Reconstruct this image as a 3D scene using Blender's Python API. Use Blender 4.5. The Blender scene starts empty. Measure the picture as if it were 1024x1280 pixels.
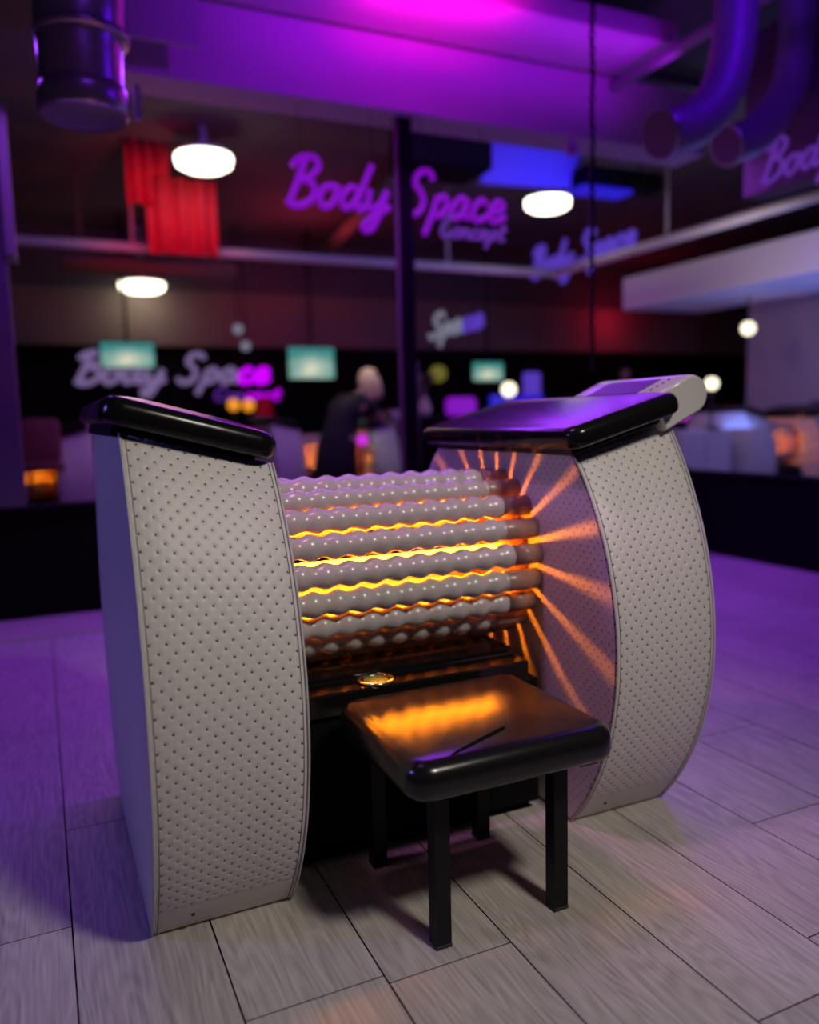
import bpy, bmesh, math, random
from mathutils import Vector, Matrix
random.seed(7)
S = bpy.context.scene
COL = S.collection
PI = math.pi

# ------------------------------------------------------------------ camera
cam_d = bpy.data.cameras.new('camera')
cam = bpy.data.objects.new('camera', cam_d)
COL.objects.link(cam)
cam_d.sensor_fit = 'HORIZONTAL'
cam_d.sensor_width = 36.0
cam_d.lens = 36.0 * 1010.07 / 1024
cam_d.clip_end = 60
rt = Vector((0.90878, -0.41655, -0.02455)); dn = Vector((-0.07005, -0.09429, -0.99308)); fw = Vector((0.41135, 0.90421, -0.11487))
m3 = Matrix((rt, -dn, -fw)).transposed()
cam.matrix_world = Matrix.Translation((-0.14635, -1.72378, 1.1)) @ m3.to_4x4()
cam_d.dof.use_dof = True
cam_d.dof.focus_distance = 1.82
cam_d.dof.aperture_fstop = 1.4
S.camera = cam

# ------------------------------------------------------------------ world, lights, exposure
w = bpy.data.worlds.new('world'); S.world = w
w.use_nodes = True
w.node_tree.nodes['Background'].inputs[0].default_value = (0.25, 0.18, 0.5, 1)
w.node_tree.nodes['Background'].inputs[1].default_value = 0.02
S.view_settings.view_transform = 'Standard'
S.view_settings.look = 'None'
S.view_settings.exposure = 0.0
S.view_settings.gamma = 1.0
S.view_settings.use_curve_mapping = False
S.cycles.max_bounces = 8
S.cycles.sample_clamp_indirect = 4.0
S.cycles.caustics_reflective = False
S.cycles.caustics_refractive = False


def light(name, kind, loc, target, power, color, **kw):
    d = bpy.data.lights.new(name, kind)
    d.energy = power; d.color = color
    for k, v in kw.items():
        setattr(d, k, v)
    o = bpy.data.objects.new(name, d)
    COL.objects.link(o)
    o.location = loc
    if target is not None:
        o.rotation_euler = (Vector(target) - Vector(loc)).to_track_quat('-Z', 'Y').to_euler()
    return o


# white ceiling lamp of the room behind the camera, to the right
light('key_lamp', 'SPOT', (1.15, -2.35, 3.0), (0.62, -0.1, 0.3), 215, (1.0, 0.91, 0.81), spot_size=math.radians(66), spot_blend=1.0, shadow_soft_size=0.2)
# violet led wash along the foot of the magenta beam
light('violet_strip', 'AREA', (2.2, 3.05, 3.05), (2.2, 2.3, 0.0), 75, (0.33, 0.05, 1.0), shape='RECTANGLE', size=5.0, size_y=0.08, spread=math.radians(130))
# blue violet stage lamp at the left
light('left_violet_lamp', 'SPOT', (-3.2, 0.3, 2.3), (0.3, 0.4, 0.5), 105, (0.30, 0.25, 1.0), spot_size=math.radians(62), spot_blend=1.0, shadow_soft_size=0.25)
# pink up light on the soffit
light('pink_uplight', 'AREA', (2.15, 2.55, 3.26), (2.2, 2.85, 3.56), 3.6, (1.0, 0.0, 0.45), shape='RECTANGLE', size=0.9, size_y=0.08, spread=math.radians(80))
light('violet_uplight', 'AREA', (2.6, 2.6, 3.2), (2.6, 2.95, 3.56), 5, (0.45, 0.0, 1.0), shape='RECTANGLE', size=2.8, size_y=0.06, spread=math.radians(100))
light('mauve_fill', 'SPOT', (-0.15, 0.1, 3.3), (1.1, 0.2, 0.6), 95, (0.85, 0.30, 0.80), spot_size=math.radians(36), spot_blend=0.8, shadow_soft_size=0.15)  # added fill, aimed at the inner face of the right panel
light('violet_beam_wash', 'SPOT', (1.6, 1.3, 3.3), (1.7, 3.3, 3.3), 62, (0.33, 0.0, 1.0), spot_size=1.7, spot_blend=1.0, shadow_soft_size=0.1)
light('violet_duct_wash', 'POINT', (3.2, 0.9, 3.5), None, 19, (0.14, 0.0, 1.0), shadow_soft_size=0.15)
light('violet_duct_wash_b', 'POINT', (0.3, 0.8, 3.5), None, 5, (0.25, 0.03, 1.0), shadow_soft_size=0.15)
# the mirrored room, built beyond the walls
light('woman_downlight', 'SPOT', (2.7, 5.4, 3.3), (2.9, 6.05, 1.4), 60, (1.0, 0.9, 0.7), spot_size=0.5, spot_blend=0.8, shadow_soft_size=0.1)
light('far_dim_fill', 'POINT', (1.0, 5.2, 2.2), None, 14, (0.9, 0.35, 0.55), shadow_soft_size=0.5)
light('far_dim_fill_right', 'POINT', (5.4, 6.8, 2.0), None, 12, (0.6, 0.15, 0.8), shadow_soft_size=0.5)
light('blue_under_bulkhead', 'AREA', (6.9, 3.8, 0.9), (6.9, 3.8, 2.4), 20, (0.16, 0.26, 1.0), shape='RECTANGLE', size=0.5, size_y=3.0)
light('blue_far_spot', 'SPOT', (4.6, 4.2, 2.9), (4.4, 5.4, 3.7), 60, (0.05, 0.02, 1.0), spot_size=1.9, spot_blend=0.8, shadow_soft_size=0.1)
light('red_far_spot', 'SPOT', (1.0, 5.0, 2.6), (1.15, 6.5, 3.2), 60, (1.0, 0.0, 0.03), spot_size=1.1, spot_blend=0.7, shadow_soft_size=0.1)
light('red_far_glow', 'POINT', (9.4, 9.9, 2.75), None, 9, (1.0, 0.02, 0.08), shadow_soft_size=0.1)
light('red_far_wash', 'POINT', (3.2, 8.6, 3.0), None, 20, (1.0, 0.05, 0.12), shadow_soft_size=0.2)
light('violet_far_wash', 'AREA', (2.0, 4.2, 3.5), (2.0, 6.6, 0.5), 30, (0.30, 0.10, 1.0), shape='RECTANGLE', size=4.0, size_y=0.1)
light('violet_far_right', 'AREA', (6.0, 2.6, 2.1), (9.0, 4.4, 1.0), 20, (0.36, 0.28, 1.0), shape='DISK', size=0.4)
light('white_bulkhead_lamp', 'AREA', (5.1, 3.9, 2.2), (6.5, 4.2, 2.6), 6, (1.0, 0.80, 0.80), shape='DISK', size=0.3)


# ------------------------------------------------------------------ materials
def mat(name, col, rough=0.5, metal=0.0, spec=0.5, coat=0.0):
    m = bpy.data.materials.new(name); m.use_nodes = True
    b = m.node_tree.nodes['Principled BSDF']
    b.inputs['Base Color'].default_value = (*col, 1)
    b.inputs['Roughness'].default_value = rough
    b.inputs['Metallic'].default_value = metal
    b.inputs['Specular IOR Level'].default_value = spec
    b.inputs['Coat Weight'].default_value = coat
    b.inputs['Coat Roughness'].default_value = 0.15
    return m


def emit(name, col, strength):
    m = mat(name, (0.02, 0.02, 0.02))
    b = m.node_tree.nodes['Principled BSDF']
    b.inputs['Emission Color'].default_value = (*col, 1)
    b.inputs['Emission Strength'].default_value = strength
    return m


def noisy(m, scale, amount, bump=0.0, coord='Object'):
    """mottles the base colour a little and adds fine relief"""
    nt = m.node_tree; N = nt.nodes; L = nt.links
    b = N['Principled BSDF']
    tc = N.new('ShaderNodeTexCoord')
    no = N.new('ShaderNodeTexNoise'); no.inputs['Scale'].default_value = scale; no.inputs['Detail'].default_value = 5
    L.new(tc.outputs[coord], no.inputs['Vector'])
    c = b.inputs['Base Color'].default_value[:]
    mx = N.new('ShaderNodeMix'); mx.data_type = 'RGBA'
    mx.inputs['A'].default_value = tuple(max(0, v * (1 - amount)) for v in c[:3]) + (1,)
    mx.inputs['B'].default_value = tuple(min(1, v * (1 + amount)) for v in c[:3]) + (1,)
    L.new(no.outputs['Fac'], mx.inputs['Factor']); L.new(mx.outputs['Result'], b.inputs['Base Color'])
    if bump:
        bp = N.new('ShaderNodeBump'); bp.inputs['Strength'].default_value = bump; bp.inputs['Distance'].default_value = 0.002
        L.new(no.outputs['Fac'], bp.inputs['Height']); L.new(bp.outputs['Normal'], b.inputs['Normal'])
    return m


def perforated(name, col, pitch, hole, depth, foot):
    """quilted leather with a pin hole at the centre of every diamond; UV in metres"""
    m = mat(name, col, rough=0.48)
    nt = m.node_tree; N = nt.nodes; L = nt.links
    b = N['Principled BSDF']
    tc = N.new('ShaderNodeTexCoord')
    sc = N.new('ShaderNodeVectorMath'); sc.operation = 'SCALE'; sc.inputs['Scale'].default_value = 1 / pitch
    L.new(tc.outputs['UV'], sc.inputs[0])

    def lat(off):
        a = N.new('ShaderNodeVectorMath'); a.operation = 'ADD'; a.inputs[1].default_value = (off, off, 0)
        L.new(sc.outputs[0], a.inputs[0])
        fr = N.new('ShaderNodeVectorMath'); fr.operation = 'FRACTION'; L.new(a.outputs[0], fr.inputs[0])
        su = N.new('ShaderNodeVectorMath'); su.operation = 'SUBTRACT'; su.inputs[1].default_value = (0.5, 0.5, 0)
        L.new(fr.outputs[0], su.inputs[0])
        le = N.new('ShaderNodeVectorMath'); le.operation = 'LENGTH'; L.new(su.outputs[0], le.inputs[0])
        return le.outputs['Value']
    mn = N.new('ShaderNodeMath'); mn.operation = 'MINIMUM'
    L.new(lat(0.0), mn.inputs[0]); L.new(lat(0.5), mn.inputs[1])

    def ramp(src, lo, hi):
        r = N.new('ShaderNodeMapRange'); r.interpolation_type = 'SMOOTHSTEP'
        r.inputs['From Min'].default_value = lo; r.inputs['From Max'].default_value = hi
        L.new(src, r.inputs['Value']); return r.outputs['Result']
    dark = ramp(mn.outputs[0], hole * 0.5, hole)         # 0 in the hole
    puff = ramp(mn.outputs[0], 0.0, 0.30)
    sep = N.new('ShaderNodeSeparateXYZ'); L.new(tc.outputs['UV'], sep.inputs[0])
    keep = ramp(sep.outputs['Y'], foot, foot + 0.012)    # no holes in the strip at the foot
    inv = N.new('ShaderNodeMath'); inv.operation = 'SUBTRACT'; inv.inputs[0].default_value = 1; L.new(dark, inv.inputs[1])
    hm = N.new('ShaderNodeMath'); hm.operation = 'MULTIPLY'; L.new(inv.outputs[0], hm.inputs[0]); L.new(keep, hm.inputs[1])
    mx = N.new('ShaderNodeMix'); mx.data_type = 'RGBA'
    mx.inputs['A'].default_value = (*col, 1); mx.inputs['B'].default_value = (0.05, 0.042, 0.045, 1)
    L.new(hm.outputs[0], mx.inputs['Factor'])
    no = N.new('ShaderNodeTexNoise'); no.inputs['Scale'].default_value = 420; no.inputs['Detail'].default_value = 3
    L.new(tc.outputs['UV'], no.inputs['Vector'])
    L.new(mx.outputs['Result'], b.inputs['Base Color'])
    pk = N.new('ShaderNodeMath'); pk.operation = 'MULTIPLY'; L.new(puff, pk.inputs[0]); L.new(keep, pk.inputs[1])
    b1 = N.new('ShaderNodeBump'); b1.inputs['Strength'].default_value = 1.0; b1.inputs['Distance'].default_value = depth
    L.new(pk.outputs[0], b1.inputs['Height'])
    b2 = N.new('ShaderNodeBump'); b2.inputs['Strength'].default_value = 0.25; b2.inputs['Distance'].default_value = 0.0012
    L.new(no.outputs['Fac'], b2.inputs['Height']); L.new(b1.outputs['Normal'], b2.inputs['Normal'])
    L.new(b2.outputs['Normal'], b.inputs['Normal'])
    return m


def plank_material():
    m = mat('oak_laminate', (0.4, 0.37, 0.35), rough=0.42)
    nt = m.node_tree; N = nt.nodes; L = nt.links
    b = N['Principled BSDF']
    tc = N.new('ShaderNodeTexCoord'); oi = N.new('ShaderNodeObjectInfo')
    off = N.new('ShaderNodeVectorMath'); off.operation = 'SCALE'; off.inputs[0].default_value = (37, 91, 13)
    L.new(oi.outputs['Random'], off.inputs['Scale'])
    ad = N.new('ShaderNodeVectorMath'); L.new(tc.outputs['Object'], ad.inputs[0]); L.new(off.outputs[0], ad.inputs[1])
    mp = N.new('ShaderNodeMapping'); mp.inputs['Scale'].default_value = (1, 0.16, 1); L.new(ad.outputs[0], mp.inputs['Vector'])
    # cathedral grain: distorted rings
    n0 = N.new('ShaderNodeTexNoise'); n0.inputs['Scale'].default_value = 6.0; n0.inputs['Detail'].default_value = 2
    L.new(mp.outputs[0], n0.inputs['Vector'])
    mu = N.new('ShaderNodeMath'); mu.operation = 'MULTIPLY'; mu.inputs[1].default_value = 150; L.new(n0.outputs['Fac'], mu.inputs[0])
    si = N.new('ShaderNodeMath'); si.operation = 'SINE'; L.new(mu.outputs[0], si.inputs[0])
    mp2 = N.new('ShaderNodeMapping'); mp2.inputs['Scale'].default_value = (1, 0.035, 1); L.new(ad.outputs[0], mp2.inputs['Vector'])
    n1 = N.new('ShaderNodeTexNoise'); n1.inputs['Scale'].default_value = 160; n1.inputs['Detail'].default_value = 6
    L.new(mp2.outputs[0], n1.inputs['Vector'])
    n2 = N.new('ShaderNodeTexNoise'); n2.inputs['Scale'].default_value = 3.2; n2.inputs['Detail'].default_value = 4
    L.new(ad.outputs[0], n2.inputs['Vector'])
    mix = N.new('ShaderNodeMath'); mix.operation = 'MULTIPLY_ADD'; mix.inputs[1].default_value = 0.085
    L.new(si.outputs[0], mix.inputs[0]); L.new(n1.outputs['Fac'], mix.inputs[2])
    m3_ = N.new('ShaderNodeMath'); m3_.operation = 'MULTIPLY_ADD'; m3_.inputs[1].default_value = 0.35
    L.new(n2.outputs['Fac'], m3_.inputs[0]); L.new(mix.outputs[0], m3_.inputs[2])
    r2 = N.new('ShaderNodeMath'); r2.operation = 'MULTIPLY_ADD'; r2.inputs[1].default_value = 0.14
    L.new(oi.outputs['Random'], r2.inputs[0]); L.new(m3_.outputs[0], r2.inputs[2])
    cr = N.new('ShaderNodeValToRGB')
    cr.color_ramp.elements[0].position = 0.30; cr.color_ramp.elements[0].color = (0.24, 0.215, 0.20, 1)
    cr.color_ramp.elements[1].position = 1.0; cr.color_ramp.elements[1].color = (0.56, 0.515, 0.48, 1)
    L.new(r2.outputs[0], cr.inputs['Fac']); L.new(cr.outputs[0], b.inputs['Base Color'])
    bp = N.new('ShaderNodeBump'); bp.inputs['Strength'].default_value = 0.25; bp.inputs['Distance'].default_value = 0.0015
    L.new(mix.outputs[0], bp.inputs['Height']); L.new(bp.outputs['Normal'], b.inputs['Normal'])
    return m


WHITE = (0.62, 0.59, 0.58)
M = dict(
    rim=perforated('perforated_white_leather', WHITE, 0.0315, 0.105, 0.0011, 0.10),
    inner=perforated('fine_perforated_white_leather', WHITE, 0.0290, 0.10, 0.0006, 0.05),
    plain=noisy(mat('smooth_white_leather', (0.60, 0.58, 0.60), 0.5), 300, 0.05, 0.2),
    thread=mat('grey_thread', (0.16, 0.14, 0.15), 0.8),
    piping=mat('white_piping', (0.5, 0.48, 0.48), 0.5),
    black_leather=noisy(mat('black_leather', (0.006, 0.0055, 0.006), 0.2, spec=0.28), 600, 0.3, 0.06),
    seat_leather=noisy(mat('seat_leather', (0.009, 0.008, 0.008), 0.21, spec=0.5), 700, 0.3, 0.05),
    gloss=mat('black_lacquer', (0.006, 0.005, 0.005), 0.16),
    black_metal=noisy(mat('black_powder_coat', (0.005, 0.005, 0.006), 0.5, spec=0.25), 900, 0.3, 0.15),
    black=mat('black_board', (0.0035, 0.0035, 0.004), 0.8, spec=0.1),
    roller=noisy(mat('roller_plastic', (0.50, 0.455, 0.45), 0.28, coat=0.3), 40, 0.06),
    shaft=mat('roller_shaft', (0.34, 0.19, 0.15), 0.3),
    lamp=emit('infrared_tube', (1.0, 0.23, 0.004), 115),
    chrome=mat('chrome', (0.75, 0.72, 0.65), 0.18, 1.0),
    badge=mat('badge_green', (0.45, 0.45, 0.06), 0.3),
    console=mat('white_gloss_plastic', (0.62, 0.60, 0.58), 0.25, coat=0.4),
    screen=mat('dark_display', (0.02, 0.012, 0.05), 0.45),
    rubber=mat('black_rubber', (0.02, 0.02, 0.02), 0.7),
    plank=plank_material(),
    subfloor=mat('dark_joint', (0.006, 0.005, 0.005), 0.95),
    paint=noisy(mat('beam_paint', (0.55, 0.45, 0.55), 0.7), 3, 0.08),
    dark_paint=noisy(mat('dark_ceiling_paint', (0.09, 0.08, 0.085), 0.85), 2, 0.25),
    far_floor=noisy(mat('far_floor_vinyl', (0.10, 0.09, 0.10), 0.5), 4, 0.2),
    taupe=noisy(mat('taupe_paint', (0.20, 0.16, 0.14), 0.8), 1.5, 0.2),
    galv=noisy(mat('galvanised_duct', (0.52, 0.52, 0.56), 0.32, 0.75), 9, 0.15),
    flex=mat('silver_flexible_duct', (0.50, 0.48, 0.56), 0.42, 0.35),
    rail=noisy(mat('pale_conduit', (0.62, 0.60, 0.60), 0.5), 5, 0.1),
    step=noisy(mat('step_paint', (0.36, 0.31, 0.28), 0.7), 3, 0.1),
    pier=noisy(mat('grey_violet_pier', (0.14, 0.12, 0.15), 0.7), 3, 0.1),
    trim=mat('aluminium_trim', (0.6, 0.58, 0.56), 0.35, 0.6),
    red_cloth=noisy(mat('red_glow_drape', (0.55, 0.012, 0.03), 0.8), 12, 0.3, 0.3),
    white_wall=noisy(mat('white_wall_paint', (0.6, 0.58, 0.62), 0.7), 2, 0.06),
    blue_paint=noisy(mat('pale_blue_paint', (0.35, 0.45, 0.75), 0.7), 2, 0.1),
    neon=emit('violet_neon', (0.25, 0.003, 0.60), 0.75),
    letter_glow=emit('magenta_lit_letter', (0.55, 0.0, 0.9), 1.3),
    neon_pale=emit('pale_lilac_letter', (0.30, 0.20, 0.48), 0.55),
    neon_blue=emit('violet_blue_neon', (0.10, 0.045, 0.55), 0.8),
    neon_white=emit('white_blue_neon', (0.30, 0.30, 0.42), 0.55),
    neon_dim=emit('dim_lilac_neon', (0.14, 0.03, 0.42), 0.7),
    white_lamp=emit('warm_white_diffuser', (1.0, 0.93, 0.72), 5.0),
    bulb=emit('warm_bulb', (1.0, 0.9, 0.65), 2.2),
    bulb_magenta=emit('magenta_globe', (0.75, 0.03, 0.9), 0.9),
    bulb_orange=emit('orange_globe', (1.0, 0.35, 0.02), 0.9),
    blue_glow=emit('blue_backlight', (0.02, 0.01, 0.75), 0.7),
    violet_glow=emit('violet_backlight', (0.35, 0.01, 0.8), 0.6),
    green_lamp=emit('olive_shade', (0.22, 0.2, 0.02), 0.6),
    skin=mat('skin', (0.38, 0.22, 0.18), 0.5),
    lips=mat('lips', (0.45, 0.14, 0.13), 0.4),
    eye=mat('eye_white', (0.7, 0.7, 0.7), 0.3),
    blond=noisy(mat('blond_hair', (0.85, 0.68, 0.36), 0.5), 60, 0.25, 0.6),
    dark_hair=noisy(mat('dark_hair', (0.03, 0.022, 0.018), 0.5), 60, 0.35, 0.6),
    cloth=noisy(mat('black_dress_cloth', (0.012, 0.012, 0.016), 0.8), 80, 0.3, 0.3),
    red_seat=mat('dark_red_upholstery', (0.16, 0.04, 0.04), 0.5),
)


def tv_material():
    m = emit('green_tv_picture', (0.1, 0.4, 0.3), 0.8)
    nt = m.node_tree; N = nt.nodes; L = nt.links
    tc = N.new('ShaderNodeTexCoord'); sp = N.new('ShaderNodeSeparateXYZ'); L.new(tc.outputs['Generated'], sp.inputs[0])
    no = N.new('ShaderNodeTexNoise'); no.inputs['Scale'].default_value = 3; L.new(tc.outputs['Generated'], no.inputs['Vector'])
    d = N.new('ShaderNodeVectorMath'); d.operation = 'DISTANCE'; d.inputs[1].default_value = (0.5, 0.0, 0.25)
    L.new(tc.outputs['Generated'], d.inputs[0])
    a = N.new('ShaderNodeMath'); a.operation = 'MULTIPLY_ADD'; a.inputs[1].default_value = 0.5
    L.new(no.outputs['Fac'], a.inputs[0]); L.new(d.outputs['Value'], a.inputs[2])
    cr = N.new('ShaderNodeValToRGB')
    e = cr.color_ramp.elements
    e[0].position = 0.3; e[0].color = (0.85, 0.85, 0.62, 1)
    e[1].position = 0.9; e[1].color = (0.04, 0.28, 0.26, 1)
    x = e.new(0.55); x.color = (0.35, 0.55, 0.45, 1)
    L.new(a.outputs[0], cr.inputs['Fac']); L.new(cr.outputs[0], N['Principled BSDF'].inputs['Emission Color'])
    return m


M['tv'] = tv_material()
_b = M['roller'].node_tree.nodes['Principled BSDF']      # milky plastic lets a little glow through
_b.inputs['Subsurface Weight'].default_value = 0.45
_b.inputs['Subsurface Radius'].default_value = (1.0, 0.5, 0.35)
_b.inputs['Subsurface Scale'].default_value = 0.016


# ------------------------------------------------------------------ mesh helpers
class MB:
    def __init__(s):
        s.v = []; s.f = []; s.uv = []; s.mi = []; s.sm = []

    def add(s, pts):
        i = len(s.v); s.v += [tuple(p) for p in pts]; return i

    def face(s, idx, uv=None, mi=0, sm=True):
        s.f.append(tuple(idx)); s.uv.append(uv); s.mi.append(mi); s.sm.append(sm)

    def loft(s, rings, closed=True, mi=0, caps=True, sm=True):
        n = len(rings[0]); b = [s.add(r) for r in rings]
        for a, c in zip(b, b[1:]):
            for j in range(n if closed else n - 1):
                k = (j + 1) % n
                s.face((a + j, a + k, c + k, c + j), None, mi, sm)
        if caps:
            s.face(list(range(b[0] + n - 1, b[0] - 1, -1)), None, mi, False)
            s.face(list(range(b[-1], b[-1] + n)), None, mi, False)

    def box(s, x0, x1, y0, y1, z0, z1, mi=0, c=0.0):
        if c:
            def ring(i, z): return [(x0 + i, y0 + i, z), (x1 - i, y0 + i, z), (x1 - i, y1 - i, z), (x0 + i, y1 - i, z)]
            s.loft([ring(c, z0), ring(0, z0 + c), ring(0, z1 - c), ring(c, z1)], True, mi, True, False)
            return
        a = s.add([(x0, y0, z0), (x1, y0, z0), (x1, y1, z0), (x0, y1, z0), (x0, y0, z1), (x1, y0, z1), (x1, y1, z1), (x0, y1, z1)])
        for q in ((3, 2, 1, 0), (4, 5, 6, 7), (0, 1, 5, 4), (1, 2, 6, 5), (2, 3, 7, 6), (3, 0, 4, 7)):
            s.face([a + i for i in q], None, mi, False)

    def tube(s, pts, r, n=10, mi=0, flat=None):
        """sweep a circle (or an ellipse whose half thickness along `flat` is given) along pts; r may be a list"""
        pts = [Vector(p) for p in pts]
        rings = []; up = None
        for i, p in enumerate(pts):
            t = (pts[min(i + 1, len(pts) - 1)] - pts[max(i - 1, 0)])
            t = t.normalized() if t.length > 1e-9 else Vector((0, 0, 1))
            if up is None:
                up = Vector((0, 0, 1)) if abs(t.z) < 0.9 else Vector((1, 0, 0))
            if flat is not None:
                up = Vector(flat[0])
            a = t.cross(up)
            a = a.normalized() if a.length > 1e-6 else t.orthogonal().normalized()
            b_ = a.cross(t).normalized(); up = b_
            ra = r[i] if isinstance(r, (list, tuple)) else r
            rb = flat[1] if flat is not None else ra
            rings.append([p + a * (ra * math.cos(2 * PI * k / n)) + b_ * (rb * math.sin(2 * PI * k / n)) for k in range(n)])
        s.loft(rings, True, mi)

    def lathe(s, prof, axis='Z', c=(0, 0, 0), n=24, mi=0, caps=True):
        """prof = [(radius, height)]"""
        rings = []
        for r, h in prof:
            ring = []
            for k in range(n):
                a = 2 * PI * k / n; u, v_ = r * math.cos(a), r * math.sin(a)
                p = {'Z': (u, v_, h), 'X': (h, u, v_), 'Y': (v_, h, u)}[axis]
                ring.append((p[0] + c[0], p[1] + c[1], p[2] + c[2]))
            rings.append(ring)
        s.loft(rings, True, mi, caps)

    def ball(s, c, r, n=16, mi=0, sz=(1, 1, 1)):
        rings = []
        for i in range(1, n // 2):
            ph = PI * i / (n // 2)
            rings.append([(c[0] + r * sz[0] * math.sin(ph) * math.cos(2 * PI * k / n), c[1] + r * sz[1] * math.sin(ph) * math.sin(2 * PI * k / n), c[2] - r * sz[2] * math.cos(ph)) for k in range(n)])
        s.loft(rings, True, mi)

    def build(s, name, mats, parent=None, loc=None):
        me = bpy.data.meshes.new(name)
        me.from_pydata(s.v, [], s.f)
        for m in (mats if isinstance(mats, (list, tuple)) else [mats]):
            me.materials.append(m)
        me.polygons.foreach_set('material_index', s.mi)
        me.polygons.foreach_set('use_smooth', s.sm)
        if any(u is not None for u in s.uv):
            lay = me.uv_layers.new(name='UVMap'); i = 0
            for f_, u in zip(s.f, s.uv):
                for j in range(len(f_)):
                    if u is not None:
                        lay.data[i].uv = u[j]
                    i += 1
        me.update()
        o = bpy.data.objects.new(name, me); COL.objects.link(o)
        if parent is not None:
            o.parent = parent
        if loc is not None:
            o.location = loc
        return o


def tag(o, label, cat, group=None):
    o['label'] = label; o['category'] = cat
    if group:
        o['group'] = group
    return o


def thing(name, label, cat, loc=(0, 0, 0), rz=0.0, group=None):
    o = bpy.data.objects.new(name, None); COL.objects.link(o)
    o.empty_display_size = 0.1
    o.location = loc; o.rotation_euler = (0, 0, rz)
    return tag(o, label, cat, group)


def struct(o):
    o['kind'] = 'structure'; return o


def copy_tree(o, parent=None):
    c = o.copy(); COL.objects.link(c)
    if parent is not None:
        c.parent = parent
    for ch in list(o.children):
        copy_tree(ch, c)
    return c


def spline(pts, k=6):
    pts = [Vector(p) for p in pts]
    if len(pts) < 3:
        return pts
    out = []
    P = [pts[0]] + pts + [pts[-1]]
    for i in range(1, len(P) - 2):
        p0, p1, p2, p3 = P[i - 1:i + 3]
        for j in range(k):
            t = j / k
            out.append(0.5 * ((2 * p1) + (p2 - p0) * t + (2 * p0 - 5 * p1 + 4 * p2 - p3) * t * t + (3 * p1 - p0 - 3 * p2 + p3) * t ** 3))
    out.append(pts[-1])
    return out


def rr(wx, wy, rc, n=6, cx=0.0, cy=0.0):
    """rounded rectangle outline"""
    out = []
    for sx, sy, a0 in ((1, 1, 0), (-1, 1, PI / 2), (-1, -1, PI), (1, -1, 3 * PI / 2)):
        for i in range(n + 1):
            a = a0 + PI / 2 * i / n
            out.append((cx + sx * (wx / 2 - rc) + rc * math.cos(a), cy + sy * (wy / 2 - rc) + rc * math.sin(a)))
    return out


def cushion(wx, wy, h, r, rc, crown, bend=0.0):
    """padded slab centred on x,y, base at z=0, rounded edges, crowned top"""
    mb = MB(); rings = []
    for i in range(5):
        a = PI / 2 * i / 4
        ins = r * (1 - math.sin(a)) * 0.7; z = r * 0.7 * (1 - math.cos(a))
        rings.append([(x, y, z) for x, y in rr(wx - 2 * ins, wy - 2 * ins, max(rc - ins, 0.004))])
    for i in range(6):
        a = PI / 2 * i / 5
        ins = r * (1 - math.cos(a)); z = h - r + r * math.sin(a)
        rings.append([(x, y, z) for x, y in rr(wx - 2 * ins, wy - 2 * ins, max(rc - ins, 0.004))])
    base = rr(wx - 2 * r, wy - 2 * r, max(rc - r, 0.004))
    for q in (0.9, 0.78, 0.62, 0.44, 0.25, 0.08):
        rings.append([(x * q, y * q, h + crown * (1 - q * q)) for x, y in base])
    if bend:
        rings = [[(x, y, z + bend * (2 * y / wy) ** 2) for x, y, z in R] for R in rings]
    mb.loft(rings)
    return mb


# ------------------------------------------------------------------ room shell
mb = MB(); mb.box(-3.0, 4.55, -3.2, 3.36, -0.06, -0.012)
floor = struct(mb.build('floor', M['subfloor']))
PW, PL, X0 = 0.2793, 1.285, -0.1535
joint = {-1: 0.122, 0: 0.59, 2: -0.36, 6: -0.228, 7: 0.275, 1: 0.95, 3: 0.32, 4: -0.75, 5: 0.66}
plank_me = {}
for k in range(-7, 17):
    xa, xb = X0 + PW * k, min(X0 + PW * (k + 1), 4.549)
    if xa > 4.5:
        continue
    j0 = joint.get(k, random.uniform(-0.6, 0.6))
    y = j0 - PL * math.ceil((j0 + 2.6) / PL)
    while y < 2.85:
        ya, yb = max(y, -2.6), min(y + PL, 2.855)
        if yb - ya > 0.05:
            key = (round(xb - xa, 3), round(yb - ya, 3))
            if key not in plank_me:
                hx, hy = (xb - xa) / 2, (yb - ya) / 2
                p = MB(); g = 0.0017; c = 0.0003
                def ring(i, z): return [(-hx + i, -hy + i, z), (hx - i, -hy + i, z), (hx - i, hy - i, z), (-hx + i, hy - i, z)]
                p.loft([ring(g, -0.012), ring(g, -0.0008), ring(g + c, 0.0)], True, 0, True, False)
                p.mi[:8] = [1] * 4 + p.mi[4:8]
                o = p.build('floor_plank', [M['plank'], M['subfloor']], floor)
                plank_me[key] = o.data
            else:
                o = bpy.data.objects.new('floor_plank', plank_me[key]); COL.objects.link(o); o.parent = floor
            o.location = ((xa + xb) / 2, (ya + yb) / 2, 0)
        y += PL

mb = MB(); mb.box(-3.0, 4.53, 2.86, 3.34, -0.012, 0.010, c=0.004)
struct(mb.build('trim_1', M['step']))
mb = MB(); mb.box(-4.5, 4.66, 3.36, 3.50, -0.06, 0.625); mb.box(-4.5, 4.68, 3.345, 3.515, 0.625, 0.655, c=0.006)
struct(mb.build('wall_back', M['black']))
mb = MB(); mb.box(4.55, 4.68, -1.2, 3.36, -0.06, 0.605); mb.box(4.535, 4.70, -1.2, 3.345, 0.605, 0.635, c=0.006)
struct(mb.build('wall_right', M['black']))
# pier at the left and its pale edge trim
mb = MB(); mb.box(-1.6, -0.235, 3.36, 3.62, 0.655, 2.86)
struct(mb.build('wall_left', M['pier']))
mb = MB(); mb.box(-0.235, -0.185, 3.345, 3.63, 2.05, 2.86, c=0.006)
struct(mb.build('trim_2', M['trim']))
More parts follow.
